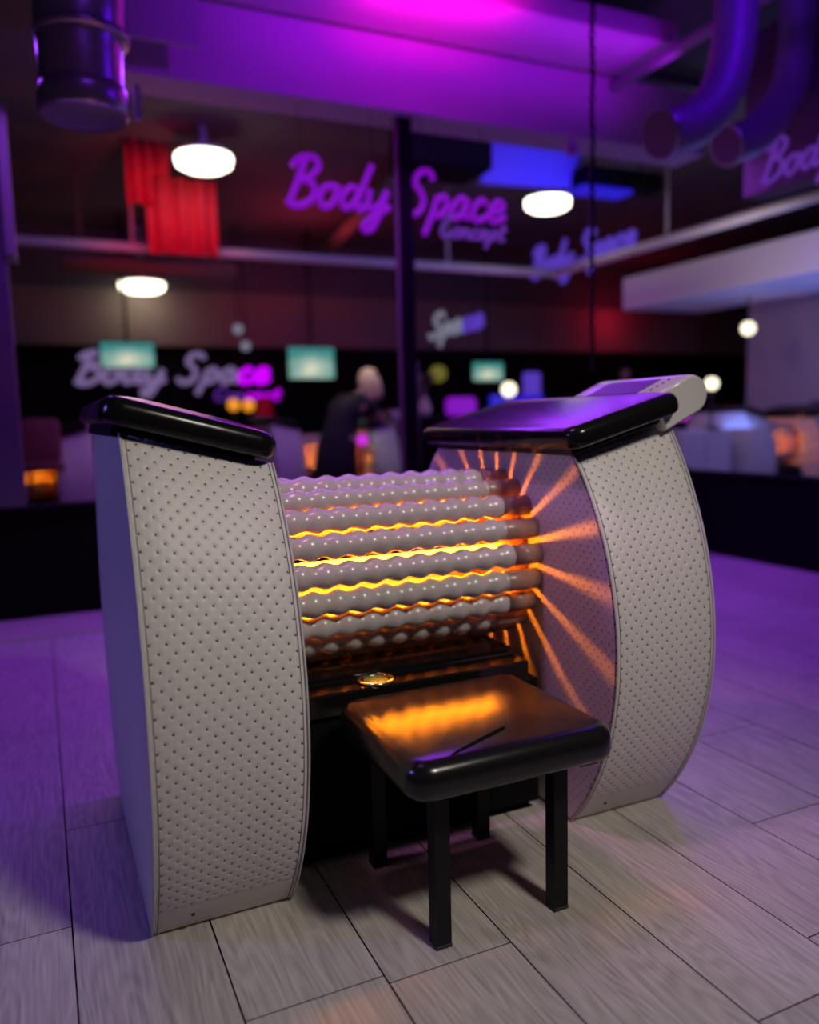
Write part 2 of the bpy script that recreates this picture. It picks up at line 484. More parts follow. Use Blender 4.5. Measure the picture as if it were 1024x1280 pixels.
# mullion between the two openings
mb = MB(); mb.box(2.155, 2.26, 3.38, 3.46, 0.655, 3.10, c=0.005)
struct(mb.build('trim_3', M['black']))
mb = MB(); mb.box(2.137, 2.155, 3.39, 3.41, 0.655, 3.085, c=0.003)
struct(mb.build('trim_4', M['taupe']))
# magenta lit beam and soffit
mb = MB(); mb.box(0.42, 4.75, 3.30, 3.62, 3.085, 3.545, c=0.01)
tag_ = struct(mb.build('ceiling_beam', M['paint']))
mb = MB(); mb.box(0.9, 3.95, 2.74, 3.30, 3.55, 3.70, c=0.01)
struct(mb.build('ceiling_soffit', M['paint']))
mb = MB(); mb.box(4.56, 4.76, -1.2, 2.72, 2.60, 3.70, c=0.01)
struct(mb.build('ceiling_beam', M['taupe']))
mb = MB(); mb.box(-3.0, 5.2, -3.2, 3.7, 3.92, 4.0)
struct(mb.build('ceiling', M['dark_paint']))
# mirror image of the darker room, built as real space beyond the walls
mb = MB(); mb.box(-4.5, 13.0, 3.50, 12.0, -0.06, 0.0); mb.box(4.68, 13.0, -2.0, 3.50, -0.06, 0.0)
struct(mb.build('floor_beyond', M['far_floor']))
mb = MB(); mb.box(-4.5, 13.0, 3.70, 12.0, 3.78, 3.86); mb.box(5.2, 13.0, -2.0, 3.70, 3.78, 3.86)
struct(mb.build('ceiling_beyond', M['dark_paint']))
mb = MB(); mb.box(-4.5, 13.0, 10.50, 10.6, 0, 2.22)
struct(mb.build('wall_far', M['black']))
mb = MB(); mb.box(-4.5, 13.0, 10.42, 10.62, 2.22, 3.0)
struct(mb.build('wall_far_band', M['taupe']))
mb = MB(); mb.box(-4.5, 13.0, 10.5, 10.6, 3.0, 3.78)
struct(mb.build('wall_far_upper', M['dark_paint']))
mb = MB(); mb.box(9.0, 9.15, -2.0, 6.78, 0, 3.0)
struct(mb.build('wall_far_right', M['white_wall']))
mb = MB(); mb.box(6.5, 7.7, 1.2, 6.40, 2.36, 2.74, c=0.01)
struct(mb.build('ceiling_bulkhead', M['white_wall']))

# ------------------------------------------------------------------ roller massage machine
T, D, YC = 0.315, 1.096, 0.40


def arc(y0, z0, y1, z1, sag, n):
    """circular arc from (y0,z0) to (y1,z1) bulging by sag to the right of the direction of travel... sign picks the side"""
    c = math.hypot(y1 - y0, z1 - z0); s_ = abs(sag)
    R = c * c / (8 * s_) + s_ / 2
    half = math.asin(c / 2 / R)
    ux, uz = (y1 - y0) / c, (z1 - z0) / c
    nx, nz = (uz, -ux) if sag > 0 else (-uz, ux)
    mx, mz = (y0 + y1) / 2, (z0 + z1) / 2
    ox, oz = mx - nx * (R - s_), mz - nz * (R - s_)
    out = []
    for i in range(n + 1):
        a = -half + 2 * half * i / n
        out.append((ox + nx * R * math.cos(a) + ux * R * math.sin(a), oz + nz * R * math.cos(a) + uz * R * math.sin(a)))
    return out


def panel_profile(n=36):
    f_ = arc(0.0, 0.006, 0.0, 1.0, -0.19, n)
    b_ = arc(0.74, 1.0, 0.70, 0.006, -0.27, n)
    return f_, b_


def side_panel(x0, x1, h0, h1, parent, inner_at):
    f_, b_ = panel_profile()
    mb = MB()
    cyc = f_ + b_
    n = len(cyc)
    cen = (0.36, 0.5)

    def zs(z, x):
        H = h0 + (h1 - h0) * (x - x0) / (x1 - x0)
        return z * (1 + (H - 1) * max(0.0, (z - 0.45) / 0.55))

    def ring(x, ins):
        out = []
        for y, z in cyc:
            dy, dz = y - cen[0], z - cen[1]; l = math.hypot(dy, dz)
            yy, zz = y - dy / l * ins, z - dz / l * ins
            out.append((x, yy, zs(zz, x)))
        return out
    # running arc length
    al = [0.0]
    for a, b in zip(cyc, cyc[1:]):
        al.append(al[-1] + math.hypot(b[0] - a[0], b[1] - a[1]))
    c = 0.006
    xs = [(x0, c), (x0 + c * 0.4, c * 0.3), (x0 + c, 0)] + [(x0 + c + (x1 - x0 - 2 * c) * i / 4, 0) for i in range(1, 4)] + [(x1 - c, 0), (x1 - c * 0.4, c * 0.3), (x1, c)]
    base = [mb.add(ring(x, i)) for x, i in xs]
    for (xa, _), (xb, _), a, b in zip(xs, xs[1:], base, base[1:]):
        for j in range(n):
            k = (j + 1) % n
            va, vb = al[j], (al[k] if k else al[-1] + 0.7)
            uv = [(xa - x0, va), (xa - x0, vb), (xb - x0, vb), (xb - x0, va)]
            mb.face((a + j, a + k, b + k, b + j), uv, 0, True)
    # the two faces
    fl = list(range(base[0], base[0] + n)); fr = list(range(base[-1], base[-1] + n))
    mb.face(fl, [(mb.v[i][1], mb.v[i][2]) for i in fl], 1 if inner_at == 'right' else 2, False)
    fr2 = fr[::-1]
    mb.face(fr2, [(mb.v[i][1], mb.v[i][2]) for i in fr2], 2 if inner_at == 'right' else 1, False)
    # flip so normals point out
    mb.f = [t_[::-1] for t_ in mb.f]; mb.uv = [u[::-1] if u else u for u in mb.uv]
    o = mb.build('side_panel', [M['rim'], M['plain'], M['inner']], parent)
    # piping on the front edges, a stitched line beside it, screws low on the front
    for x in (x0 + 0.002, x1 - 0.002):
        s = MB(); s.tube([(x, y - 0.002, zs(z, x)) for y, z in f_], 0.0028, 6); s.build('piping', M['piping'], o)
    for x in (x0 + 0.012, x1 - 0.012):
        s = MB(); s.tube([(x, y - 0.0002, zs(z, x)) for y, z in f_], 0.0011, 5); s.build('stitching', M['thread'], o)
    fy, fz = f_[2]
    for x in (x0 + 0.085,):
        s = MB(); s.lathe([(0.0045, -0.003), (0.0045, 0.0005), (0.003, 0.0015)], 'Y', (x, fy, fz), 10)
        s.v = [(a, 2 * fy - b - 0.001, c_) for a, b, c_ in s.v]; s.f = [t_[::-1] for t_ in s.f]
        s.build('screw', M['rubber'], o)
    return o


def make_machine():
    t = thing('roller_massage_machine', 'white roller massage machine in sharp focus, with glowing roller drum between curved perforated side panels', 'massage machine')
    side_panel(0.0, T, 1.085, 1.010, t, 'right')
    side_panel(D, D + T, 1.010, 1.085, t, 'left')
    # armrest pads, tilted inwards
    for xc, yc, sgn in ((T / 2 - 0.022, 0.388, 1), (D + T / 2 - 0.036, 0.335, -1)):
        mb = cushion(0.365, 0.87, 0.057, 0.026, 0.045, 0.024)
        mb.v = [(x, y, z) for x, y, z in mb.v]
        o = mb.build('arm_cushion', M['black_leather'], t)
        o.location = (xc, yc, 1.064 - (0.008 if sgn < 0 else 0))
        o.rotation_euler = (0, sgn * math.radians(15.0), 0)
        b = MB(); b.box(-0.15, 0.15, -0.37, 0.385, -0.022, 0.004, c=0.003)
        b.build('cushion_board', M['black_metal'], o)
    # drum
    dc = (0.368, 0.702); R = 0.217; NR = 19
    prof = [(0.0, T), (0.0280, T), (0.0280, T + 0.03)]
    x = T + 0.03; per = 0.0645; nb = 10
    for i in range(nb):
        for j in range(8):
            u = j / 8
            prof.append((0.0300 - 0.0042 * math.cos(2 * PI * u), x + per * (i + u)))
    xe = x + per * nb
    prof += [(0.0258, xe), (0.0288, xe + 0.003), (0.0288, D)]
    prof[0] = (0.002, T)

    def roller_mesh(shift):
        m_ = MB(); pr = []
        for r, h in prof:
            if T + 0.03 <= h <= xe:
                h = h + shift
            pr.append((r, h))
        m_.lathe(pr, 'X', (0, 0, 0), 20)
        ns = len(prof)
        # shaft ends take the second material
        cnt = 0
        for fi, fc in enumerate(m_.f):
            xm = sum(m_.v[i][0] for i in fc) / len(fc)
            if xm > xe + shift + 0.002 or xm < T + 0.031 + shift:
                m_.mi[fi] = 1
        return m_
    protos = []
    for i in range(NR):
        a = PI - (2 * PI * (i - 9) / NR + math.radians(4.7))
        if i < 2:
            o = roller_mesh(0.0 if i == 0 else per / 2).build('roller', [M['roller'], M['shaft']], t); protos.append(o)
        else:
            o = bpy.data.objects.new('roller', protos[i % 2].data); COL.objects.link(o); o.parent = t
        o.location = (0, dc[0] + R * math.cos(a), dc[1] + R * math.sin(a))
    s = MB(); s.lathe([(0.001, T + 0.001), (0.014, T + 0.001), (0.014, D - 0.001), (0.001, D - 0.001)], 'X', (0, dc[0], dc[1]), 12)
    s.build('heating_lamp', M['lamp'], t)
    for x_, nm in ((D - 0.010, 1), (T + 0.001, 0)):
        s = MB(); s.lathe([(0.02, x_), (0.170, x_), (0.170, x_ + 0.009), (0.02, x_ + 0.009)], 'X', (0, dc[0], dc[1]), 40)
        s.build('end_disc', M['shaft'], t)
    # base cabinet and stepped lacquer tray under the drum
    mb = MB(); mb.box(T + 0.001, D - 0.036, 0.10, 0.66, 0.03, 0.382); mb.box(T + 0.02, D - 0.05, 0.13, 0.62, 0.0, 0.03)
    mb.build('base_cabinet', M['black'], t)
    mb = MB()
    pr = [(0.087, 0.382), (0.083, 0.386), (0.083, 0.436), (0.088, 0.441), (0.160, 0.441), (0.164, 0.445), (0.164, 0.453), (0.170, 0.457), (0.60, 0.457), (0.60, 0.382)]
    mb.loft([[(x_, y, z) for y, z in pr] for x_ in (T + 0.001, D - 0.078)], True, 0, True, False)
    mb.f = [t_[::-1] for t_ in mb.f]
    tray = mb.build('drip_tray', M['gloss'], t)
    s = MB()
    s.lathe([(0.046, 0.0), (0.049, 0.003), (0.047, 0.007), (0.042, 0.008), (0.037, 0.006), (0.034, 0.002), (0.033, 0.0)], 'Z', (0.590, 0.128, 0.4408), 40, caps=False)
    rg = s.build('badge_ring', M['chrome'], tray)
    s = MB(); s.lathe([(0.001, 0.001), (0.034, 0.001), (0.030, 0.004), (0.020, 0.0055), (0.006, 0.008), (0.001, 0.008)], 'Z', (0.590, 0.128, 0.4408), 32)
    s.build('badge_centre', M['badge'], tray)
    # console behind the right pad: stadium slab, tilted
    mb = MB(); L_, h_ = 0.175, 0.104; st = []
    for i in range(17):
        a = -PI / 2 + PI * i / 16; st.append((L_ / 2 - h_ / 2 + h_ / 2 * math.cos(a), h_ / 2 * math.sin(a)))
    for sx, sy in ((-1, 1), (-1, -1)):
        st.append((sx * L_ / 2, sy * h_ / 2))
    rings = []
    for y, q in ((-0.075, 0.86), (-0.071, 0.95), (-0.060, 1.0), (0.30, 1.0), (0.312, 0.95), (0.315, 0.86)):
        rings.append([(x_ * (q if x_ > 0 else 1), y, z * q) for x_, z in st])
    mb.loft(rings)
    con = mb.build('control_console', M['console'], t)
    con.location = (1.428, 0.02, 1.133); con.rotation_euler = (0, math.radians(-24), 0)
    s = MB(); s.box(-0.07, 0.025, 0.02, 0.24, 0.0505, 0.0535, c=0.001); s.build('display', M['screen'], con)
    for i in range(4):
        s = MB(); s.lathe([(0.004, 0.0505), (0.004, 0.0535), (0.003, 0.054)], 'Z', (-0.05 + 0.022 * i, -0.02, 0), 12); s.build('button', M['screen'], con)
    s = MB(); s.box(D + T - 0.01, D + T + 0.012, 0.10, 0.25, 0.95, 1.085, c=0.004); s.build('console_bracket', M['console'], t)
    return t


machine = make_machine()

# ------------------------------------------------------------------ stool
st = thing('stool', 'black padded stool with square steel legs in front of the glowing roller drum', 'stool', (0.692, -0.2, 0))
mb = cushion(0.485, 0.445, 0.078, 0.034, 0.055, 0.006)
seat = mb.build('seat', M['seat_leather'], st, (-0.008, 0.005, 0.372))
mb = MB(); mb.box(-0.195, 0.195, -0.17, 0.17, 0.354, 0.374, c=0.003)
mb.build('seat_board', M['black_metal'], st)
for lx, ly in ((-0.143, -0.10), (0.150, -0.10), (-0.143, 0.245), (0.150, 0.245)):
    mb = MB(); mb.box(lx - 0.0175, lx + 0.0175, ly - 0.0175, ly + 0.0175, 0.006, 0.356, c=0.002)
    lg = mb.build('leg', M['black_metal'], st)
    mb = MB(); mb.box(lx - 0.0185, lx + 0.0185, ly - 0.0185, ly + 0.0185, 0.0005, 0.010, c=0.002)
    mb.build('foot_cap', M['rubber'], lg)
for ly in (-0.10, 0.245):
    mb = MB(); mb.box(-0.125, 0.132, ly - 0.012, ly + 0.012, 0.325, 0.353, c=0.002)
    mb.build('rail', M['black_metal'], st)
mb = MB(); mb.box(0.165, 0.215, -0.165, -0.13, 0.348, 0.370, c=0.003)
mb.build('bracket', M['black_metal'], st)
# raised cut in the leather of the seat
mb = MB()
pts = spline([(-0.193, -0.214, 0.050), (-0.172, -0.2035, 0.066), (-0.13, -0.184, 0.0778), (-0.06, -0.155, 0.0802), (0.016, -0.125, 0.0818)], 5)
mb.tube(pts, [0.0016] + [0.0034] * (len(pts) - 2) + [0.0016], 8)
o = mb.build('seam_cut', M['black'], seat)

# ------------------------------------------------------------------ hanging chain
ch = thing('hanging_chain', 'thin black chain hanging from the ceiling behind the right armrest pad', 'chain', (2.23, 1.4, 1.30))
mb = MB()
ring = [(0.0105 * math.cos(a), 0, 0.0215 * math.sin(a)) for a in [2 * PI * i / 14 for i in range(14)]]
mb.tube(ring + [ring[0], ring[1]], 0.0046, 6)
l0 = mb.build('link', M['black_metal'], ch)
z = 0.02; i = 0
while z < 2.60:
    o = l0 if i == 0 else bpy.data.objects.new('link', l0.data)
    if i:
        COL.objects.link(o); o.parent = ch
    o.location = (0.003 * math.sin(i * 0.7), 0, z)
    o.rotation_euler = (0, 0, (i % 2) * PI / 2 + 0.35 + random.uniform(-0.2, 0.2))
    z += 0.034; i += 1

# ------------------------------------------------------------------ script lettering
GL = {
    'B': (0.72, [[(.05, .80), (.22, 1.0), (.52, 1.02), (.64, .84), (.50, .62), (.28, .53)], [(.28, .53), (.56, .48), (.66, .24), (.50, .03), (.24, -.03), (.06, .08)], [(.32, .96), (.24, .5), (.14, .03)]]),
    'o': (0.52, [[(.32, .47), (.13, .40), (.07, .16), (.20, 0), (.38, .10), (.43, .34), (.30, .47), (.52, .40)]]),
    'd': (0.62, [[(.40, .42), (.22, .48), (.06, .24), (.15, .02), (.33, .10), (.44, .38)], [(.62, 1.0), (.50, .5), (.43, .12), (.53, .0), (.66, .12)]]),
    'y': (0.58, [[(.06, .46), (.08, .15), (.20, .02), (.38, .20), (.47, .46)], [(.47, .46), (.40, 0), (.27, -.38), (.10, -.44), (.07, -.30), (.30, -.10), (.60, .12)]]),
    'S': (0.68, [[(.64, .82), (.52, 1.0), (.28, .96), (.20, .72), (.38, .54), (.50, .30), (.40, .05), (.16, .0), (.0, .16)]]),
    'p': (0.52, [[(.16, .46), (.08, 0), (-.02, -.44)], [(.12, .30), (.28, .48), (.43, .35), (.37, .10), (.21, .02), (.10, .10)]]),
    'a': (0.55, [[(.41, .42), (.24, .48), (.06, .22), (.16, .0), (.33, .12), (.43, .46)], [(.43, .46), (.42, .10), (.55, .03)]]),
    'c': (0.46, [[(.40, .38), (.25, .48), (.08, .28), (.12, .05), (.28, .0), (.46, .12)]]),
    'e': (0.50, [[(.10, .22), (.35, .28), (.39, .42), (.22, .48), (.07, .25), (.16, .02), (.32, .02), (.50, .15)]]),
    'C': (0.64, [[(.60, .85), (.42, 1.0), (.15, .75), (.08, .35), (.20, .03), (.42, .02), (.62, .20)]]),
    'n': (0.50, [[(.08, .46), (.05, .0)], [(.06, .28), (.20, .47), (.33, .42), (.34, .10), (.47, .02)]]),
    't': (0.42, [[(.27, .85), (.16, .2), (.22, .02), (.40, .08)], [(.02, .52), (.42, .56)]]),
}


def lettering(parent, text, h, origin, ux, mats, stroke=0.06, thick=0.018, fit=None):
    """each letter is a part; origin = baseline start, ux = writing direction; mats = one material or one per letter"""
    ux = Vector(ux).normalized(); uz = Vector((0, 0, 1)); un = ux.cross(uz)
    adv = sum(0.34 if c == ' ' else GL[c][0] for c in text)
    sx = (fit / (adv * h)) if fit else 1.0
    x = 0.0; q = 0
    for c in text:
        if c == ' ':
            x += 0.34; continue
        a, strokes = GL[c]
        mb = MB()
        for sk in strokes:
            pts = spline([(p[0], p[1], 0) for p in sk], 5)
            w_ = [Vector(origin) + ux * ((x + p.x + 0.22 * p.y) * h * sx) + uz * (p.y * h) for p in pts]
            mb.tube(w_, stroke * h, 8, flat=(un, thick))
        m_ = mats if not isinstance(mats, list) else mats[q % len(mats)]
        mb.build('letter', m_, parent)
        x += a; q += 1


def wire(parent, a, b, r=0.004, name='hanging_wire'):
    mb = MB(); mb.tube([a, b], r, 6); mb.build(name, M['black_metal'], parent)


s1 = thing('lettering_sign', 'large violet script sign reading Body Space hanging under the magenta beam', 'sign', (1.36, 3.40, 2.44))
lettering(s1, 'Body Space', 0.29, (0, 0, 0.03), (1, 0, -0.0), M['neon'], 0.075, fit=1.62)
lettering(s1, 'Concept', 0.13, (1.10, 0, -0.10), (1, 0, 0), M['neon_dim'], 0.08, fit=0.52)
for x in (0.12, 0.62, 0.98, 1.45):
    wire(s1, (x, 0.012, 0.10), (x, 0.012, 0.648), 0.0025)
mb = MB(); mb.tube([(0.05, 0.012, 0.10), (1.60, 0.012, 0.10)], 0.004, 6); mb.build('mounting_rod', M['black_metal'], s1)
mb = MB(); mb.tube([(1.12, 0.012, -0.06), (1.62, 0.012, -0.06)], 0.003, 6); mb.build('mounting_rod', M['black_metal'], s1)
wire(s1, (1.3, 0.014, -0.06), (1.3, 0.014, 0.10), 0.0025)

s2 = thing('lettering_sign', 'outlined lilac script sign on the violet side beam, under the flexible ducts', 'sign', (4.545, 2.56, 2.66))
lettering(s2, 'Body', 0.25, (0, 0, 0), (0, -1, 0), M['neon_dim'], 0.05, fit=0.62)
lettering(s2, 'Space', 0.25, (0, -0.78, 0), (0, -1, 0), M['neon_dim'], 0.05, fit=0.72)

s3 = thing('lettering_sign', 'wide blurred lilac script sign on the black far wall, its end coloured as if lit magenta', 'sign', (0.33, 10.40, 1.66))
lettering(s3, 'Body Space', 0.40, (0, 0, 0.04), (1, 0, 0), [M['neon_pale']] * 6 + [M['neon_pale'], M['letter_glow'], M['letter_glow']], 0.10, 0.03, fit=2.75)  # last letters coloured for a magenta lamp's glow on them
lettering(s3, 'Concept', 0.18, (1.9, 0, -0.22), (1, 0, 0), [M['neon_dim']] * 3 + [M['letter_glow']] * 4, 0.09, 0.03, fit=1.0)
mb = MB(); mb.box(0, 2.8, 0.03, 0.099, 0.10, 0.14); mb.build('mounting_rod', M['black_metal'], s3)

s4 = thing('lettering_sign', 'violet blue script sign hanging along the pale conduit beside the white lamp', 'sign', (6.25, 8.05, 2.98))
lettering(s4, 'Body Space', 0.36, (0, 0, 0.02), (0, -1, 0), M['neon_blue'], 0.10, 0.03, fit=2.15)
for y in (-0.3, -1.1, -1.9):
    wire(s4, (0.03, y, 0.1), (0.03, y, 0.80), 0.004)
mb = MB(); mb.tube([(0.03, -0.02, 0.14), (0.03, -2.1, 0.14)], 0.012, 6); mb.build('mounting_rod', M['black_metal'], s4)
s5 = thing('lettering_sign', 'small pale white script sign right of the dark mullion', 'sign', (5.0, 8.76, 2.22))
lettering(s5, 'Space', 0.30, (0, 0, 0.0), (0, -1, 0), [M['neon_white'], M['neon_white'], M['neon_white'], M['neon_blue'], M['neon_blue']], 0.13, 0.03, fit=1.5)
for y in (-0.4, -1.2):
    wire(s5, (0.03, y, 0.1), (0.03, y, 1.56), 0.004)
mb = MB(); mb.tube([(0.03, -0.02, 0.12), (0.03, -1.5, 0.12)], 0.012, 6); mb.build('mounting_rod', M['black_metal'], s5)

# ------------------------------------------------------------------ ceiling services of this room
d = thing('ventilation_duct', 'violet lit metal air duct hanging down in front of the dark ceiling corner', 'duct', (0.12, 2.0, 2.36))
mb = MB()
mb.tube(spline([(0.0, 0.0, 0.10), (0.0, 0.0, 0.3), (0.02, 0.03, 0.6), (0.03, 0.2, 1.0), (0.03, 0.5, 1.35)], 5), [0.165] * 6 + [0.175] * 20, 28)
mb.build('duct_body', M['galv'], d)
mb = MB(); mb.lathe([(0.15, 0.0), (0.165, -0.02), (0.178, 0.0), (0.178, 0.06), (0.168, 0.10), (0.15, 0.10)], 'Z', (0, 0, 0.02), 28); mb.build('duct_outlet', M['galv'], d)
for z, y in ((0.30, 0.0), (0.62, 0.035)):
    mb = MB(); mb.lathe([(0.168, 0), (0.186, 0.004), (0.186, 0.03), (0.168, 0.034)], 'Z', (0.01, y, z), 28); mb.build('collar', M['galv'], d)
mb = MB(); mb.box(0.20, 0.225, -0.02, 0.02, 0.02, 0.16, c=0.004); mb.build('damper_lever', M['rail'], d)


def flex_duct(name, label, pts, r):
    t = thing(name, label, 'duct', pts[0], group=None)
    o_ = Vector(pts[0])
    sp = [p - o_ for p in spline(pts, 26)]
    rad = [r * (1 + 0.035 * math.cos(i * PI)) for i in range(len(sp))]
    mb = MB(); mb.tube(sp, rad, 24); mb.build('duct_hose', M['flex'], t)
    a = sp[0]; b = sp[2]
    mb = MB(); mb.tube([a - (b - a).normalized() * 0.03, a - (b - a).normalized() * 0.005, a + (b - a) * 0.6], [r * 1.10, r * 1.14, r * 1.10], 24); mb.build('collar', M['galv'], t)
    d_ = (b - a).normalized()
    mb = MB(); mb.tube([a - d_ * 0.034, a - d_ * 0.031], r * 1.0, 24); mb.build('mouth_shade', M['taupe'], t)  # solid disc whose darker tone stands for the shaded duct mouth


flex_duct('flexible_duct', 'silver flexible duct curving down beside the chain, nearer the beam', [(3.05, 1.86, 2.60), (3.28, 1.87, 2.68), (3.49, 1.88, 2.89), (3.60, 1.9, 3.25), (3.63, 1.93, 3.9)], 0.12)
flex_duct('flexible_duct', 'silver flexible duct curving down above the cut off lilac sign', [(3.88, 2.2, 2.74), (4.12, 2.2, 2.84), (4.36, 2.2, 3.10), (4.44, 2.2, 3.42), (4.44, 2.2, 3.9)], 0.115)
mb = MB(); mb.tube([(3.86, 3.29, 3.47), (3.84, 0.4, 3.47)], 0.04, 12)
o = mb.build('conduit_pipe', M['paint'])
tag(o, 'straight magenta lit pipe running from the beam towards the viewer under the dark ceiling', 'pipe')
rg = thing('ring_spotlight', 'small round pink ring fitting on the violet beam beside the chain', 'lamp', (3.46, 3.29, 2.99))
mb = MB(); mb.lathe([(0.028, 0.0), (0.032, -0.03), (0.052, -0.035), (0.056, 0.0), (0.052, 0.01)], 'Y', (0, -0.02, 0.0), 20); mb.build('ring', M['paint'], rg)
mb = MB(); mb.box(-0.012, 0.012, -0.02, 0.006, 0.05, 0.12); mb.build('stem', M['paint'], rg)
bd = thing('notice_board', 'pale violet lit board on the ceiling beside the hanging air duct', 'board', (0.62, 3.0, 3.15))
mb = MB(); mb.box(-0.19, 0.19, 0.0, 0.03, 0.0, 0.32, c=0.004); mb.build('board', M['paint'], bd)
for x in (-0.15, 0.15):
    wire(bd, (x, 0.015, 0.30), (x, 0.015, 0.77), 0.004)

# ------------------------------------------------------------------ things seen in the mirrors, built as objects beyond the walls
def ceiling_lamp(label, x, y, z, r):
    t = thing('ceiling_lamp', label, 'lamp', (x, y, z), group='round ceiling lamps')
    mb = MB(); mb.lathe([(0.01, -0.07), (r * 0.7, -0.065), (r * 0.95, -0.03), (r, 0.03), (r * 0.97, 0.05)], 'Z', (0, 0, 0), 28); mb.build('diffuser', M['white_lamp'], t)
    mb = MB(); mb.lathe([(r * 0.98, 0.05), (r * 1.02, 0.06), (r * 0.8, 0.10), (0.05, 0.12), (0.03, 3.78 - z)], 'Z', (0, 0, 0), 28); mb.build('housing', M['rail'], t)


ceiling_lamp('round white ceiling lamp shining over the red glow, largest lamp', 1.40, 6.0, 3.46, 0.26)
ceiling_lamp('round white ceiling lamp to the right of the mullion beside the violet sign', 5.13, 6.0, 3.40, 0.25)
ceiling_lamp('lower white ceiling lamp under the pale conduit near the far wall', 1.28, 10.0, 2.96, 0.30)

t = thing('conduit_rail', 'long pale conduit turning a corner below the ceiling of the dark room', 'rail', (-0.5, 7.0, 2.87))
mb = MB(); mb.tube([(-2.0, 0, 0.0), (6.42, 0, 0.0)], 0.05, 10); mb.build('long_run', M['rail'], t)
mb = MB(); mb.tube([(6.42, 0.05, 0.0), (6.42, -5.2, 0.0)], 0.05, 10); mb.build('side_run', M['rail'], t)
mb = MB(); mb.ball((6.42, 0, 0), 0.065, 12); mb.build('elbow', M['rail'], t)
for x in (1.35, 4.9):
    mb = MB(); mb.tube([(x, 0, 0.04), (x, 0, 0.91)], 0.018, 8); mb.build('hanger', M['rail'], t)
for y in (-2.0, -4.4):
    mb = MB(); mb.tube([(6.42, y, 0.04), (6.42, y, 0.91)], 0.012, 8); mb.build('hanger', M['rail'], t)
mb = MB(); mb.tube([(0.2, 7.6, 2.80), (2.0, 7.6, 2.80)], 0.09, 12)
mb.tube([(0.4, 7.6, 2.85), (0.4, 7.6, 3.78)], 0.012, 6); mb.tube([(1.8, 7.6, 2.85), (1.8, 7.6, 3.78)], 0.012, 6)
tag(mb.build('dim_pipe', M['taupe']), 'short dim brown pipe hanging just below the pale conduit', 'pipe')

t = thing('red_glow_drape', 'red drapes standing for a red glow behind the largest white lamp', 'curtain', (1.2, 6.6, 2.75))  # drapes added to carry a red light glow in their colour
for x0_, x1_, z0_, z1_ in ((-0.42, -0.02, 0.45, 1.03), (-0.25, 0.42, 0.0, 0.72)):
    mb = MB(); n = 24; front = []; back = []
    for i in range(n + 1):
        u = i / n; yy = 0.04 * math.sin(u * 22)
        front.append((x0_ + (x1_ - x0_) * u, yy)); back.append((x0_ + (x1_ - x0_) * u, yy + 0.015))
    lp = front + back[::-1]
    mb.loft([[(a, b, z0_) for a, b in lp], [(a, b, z1_) for a, b in lp]])
    mb.build('drape', M['red_cloth'], t)
mb = MB(); mb.tube([(-0.45, 0.0, 1.02), (0.45, 0.0, 1.02)], 0.012, 8); mb.build('curtain_rod', M['black_metal'], t)
mb = MB(); mb.tube([(0.3, 0.0, 0.70), (0.3, 0.0, 1.02)], 0.008, 6); mb.build('drop_cord', M['black_metal'], t)

mb = MB(); pts_ = [(3.50, 6.0, 3.66), (3.98, 11.0 - 0.6, 3.62)]
mb.tube(pts_, 0.11, 4)
tag(mb.build('roof_beam', M['taupe']), 'grey diagonal roof beam lit red at its far end, behind the first violet sign', 'beam')

t = thing('air_conditioner', 'black box hanging under the ceiling right of the mullion above the violet sign', 'air conditioner', (3.3, 5.0, 3.28))
mb = MB(); mb.box(-0.36, 0.42, -0.2, 0.3, 0.0, 0.42, c=0.03); mb.build('housing', M['black'], t)
mb = MB(); mb.box(-0.25, 0.3, -0.215, -0.19, 0.26, 0.30, c=0.006); mb.build('vent_slot', M['paint'], t)
for x in (-0.3, 0.35):
    wire(t, (x, 0, 0.41), (x, 0, 0.50), 0.01, 'hanger')
t = thing('ceiling_panel', 'slanting blue lit panel above the white lamp right of the mullion', 'panel', (4.42, 5.2, 3.30))
mb = MB(); mb.loft([[(-0.6, 0, 0.0), (0.55, 0, 0.05), (0.6, 0, 0.46), (-0.45, 0, 0.47)], [(-0.6, 0.06, 0.0), (0.55, 0.06, 0.05), (0.6, 0.06, 0.46), (-0.45, 0.06, 0.47)]], True, 0, True, False)
mb.f = [q[::-1] for q in mb.f]
mb.build('panel', M['blue_paint'], t)
t = thing('loudspeaker', 'long black loudspeaker with blue edge light beside the chain', 'loudspeaker', (5.32, 4.95, 3.32))
mb = MB(); mb.box(-0.45, 0.5, 0, 0.25, 0, 0.20, c=0.04); mb.build('cabinet', M['black'], t)
mb = MB(); mb.box(-0.5, 0.10, -0.01, 0.24, -0.05, -0.002, c=0.008); mb.build('edge_light', M['blue_glow'], t)
for x in (-0.3, 0.3):
    wire(t, (x, 0.12, 0.2), (x, 0.12, 0.50), 0.01, 'hanger')


def tv(label, x, y, z, wd, h):
    t = thing('television', label, 'television', (x, y, z), group='wall televisions')
    mb = MB(); mb.box(-wd / 2 - 0.02, wd / 2 + 0.02, 0, 0.05, -0.02, h + 0.02, c=0.006); mb.build('casing', M['black'], t)
    mb = MB(); mb.box(-wd / 2, wd / 2, -0.004, -0.001, 0, h); mb.build('picture', M['tv'], t)
    mb = MB(); mb.tube([(0, 0.03, h), (0, 0.03, 3.78 - z)], 0.02, 8); mb.build('ceiling_pole', M['black_metal'], t)


tv('television with a green picture over the lilac script sign on the far wall', 0.99, 9.5, 1.85, 0.66, 0.32)
tv('television with a green and white picture above the woman in black', 3.48, 9.5, 1.70, 0.68, 0.44)

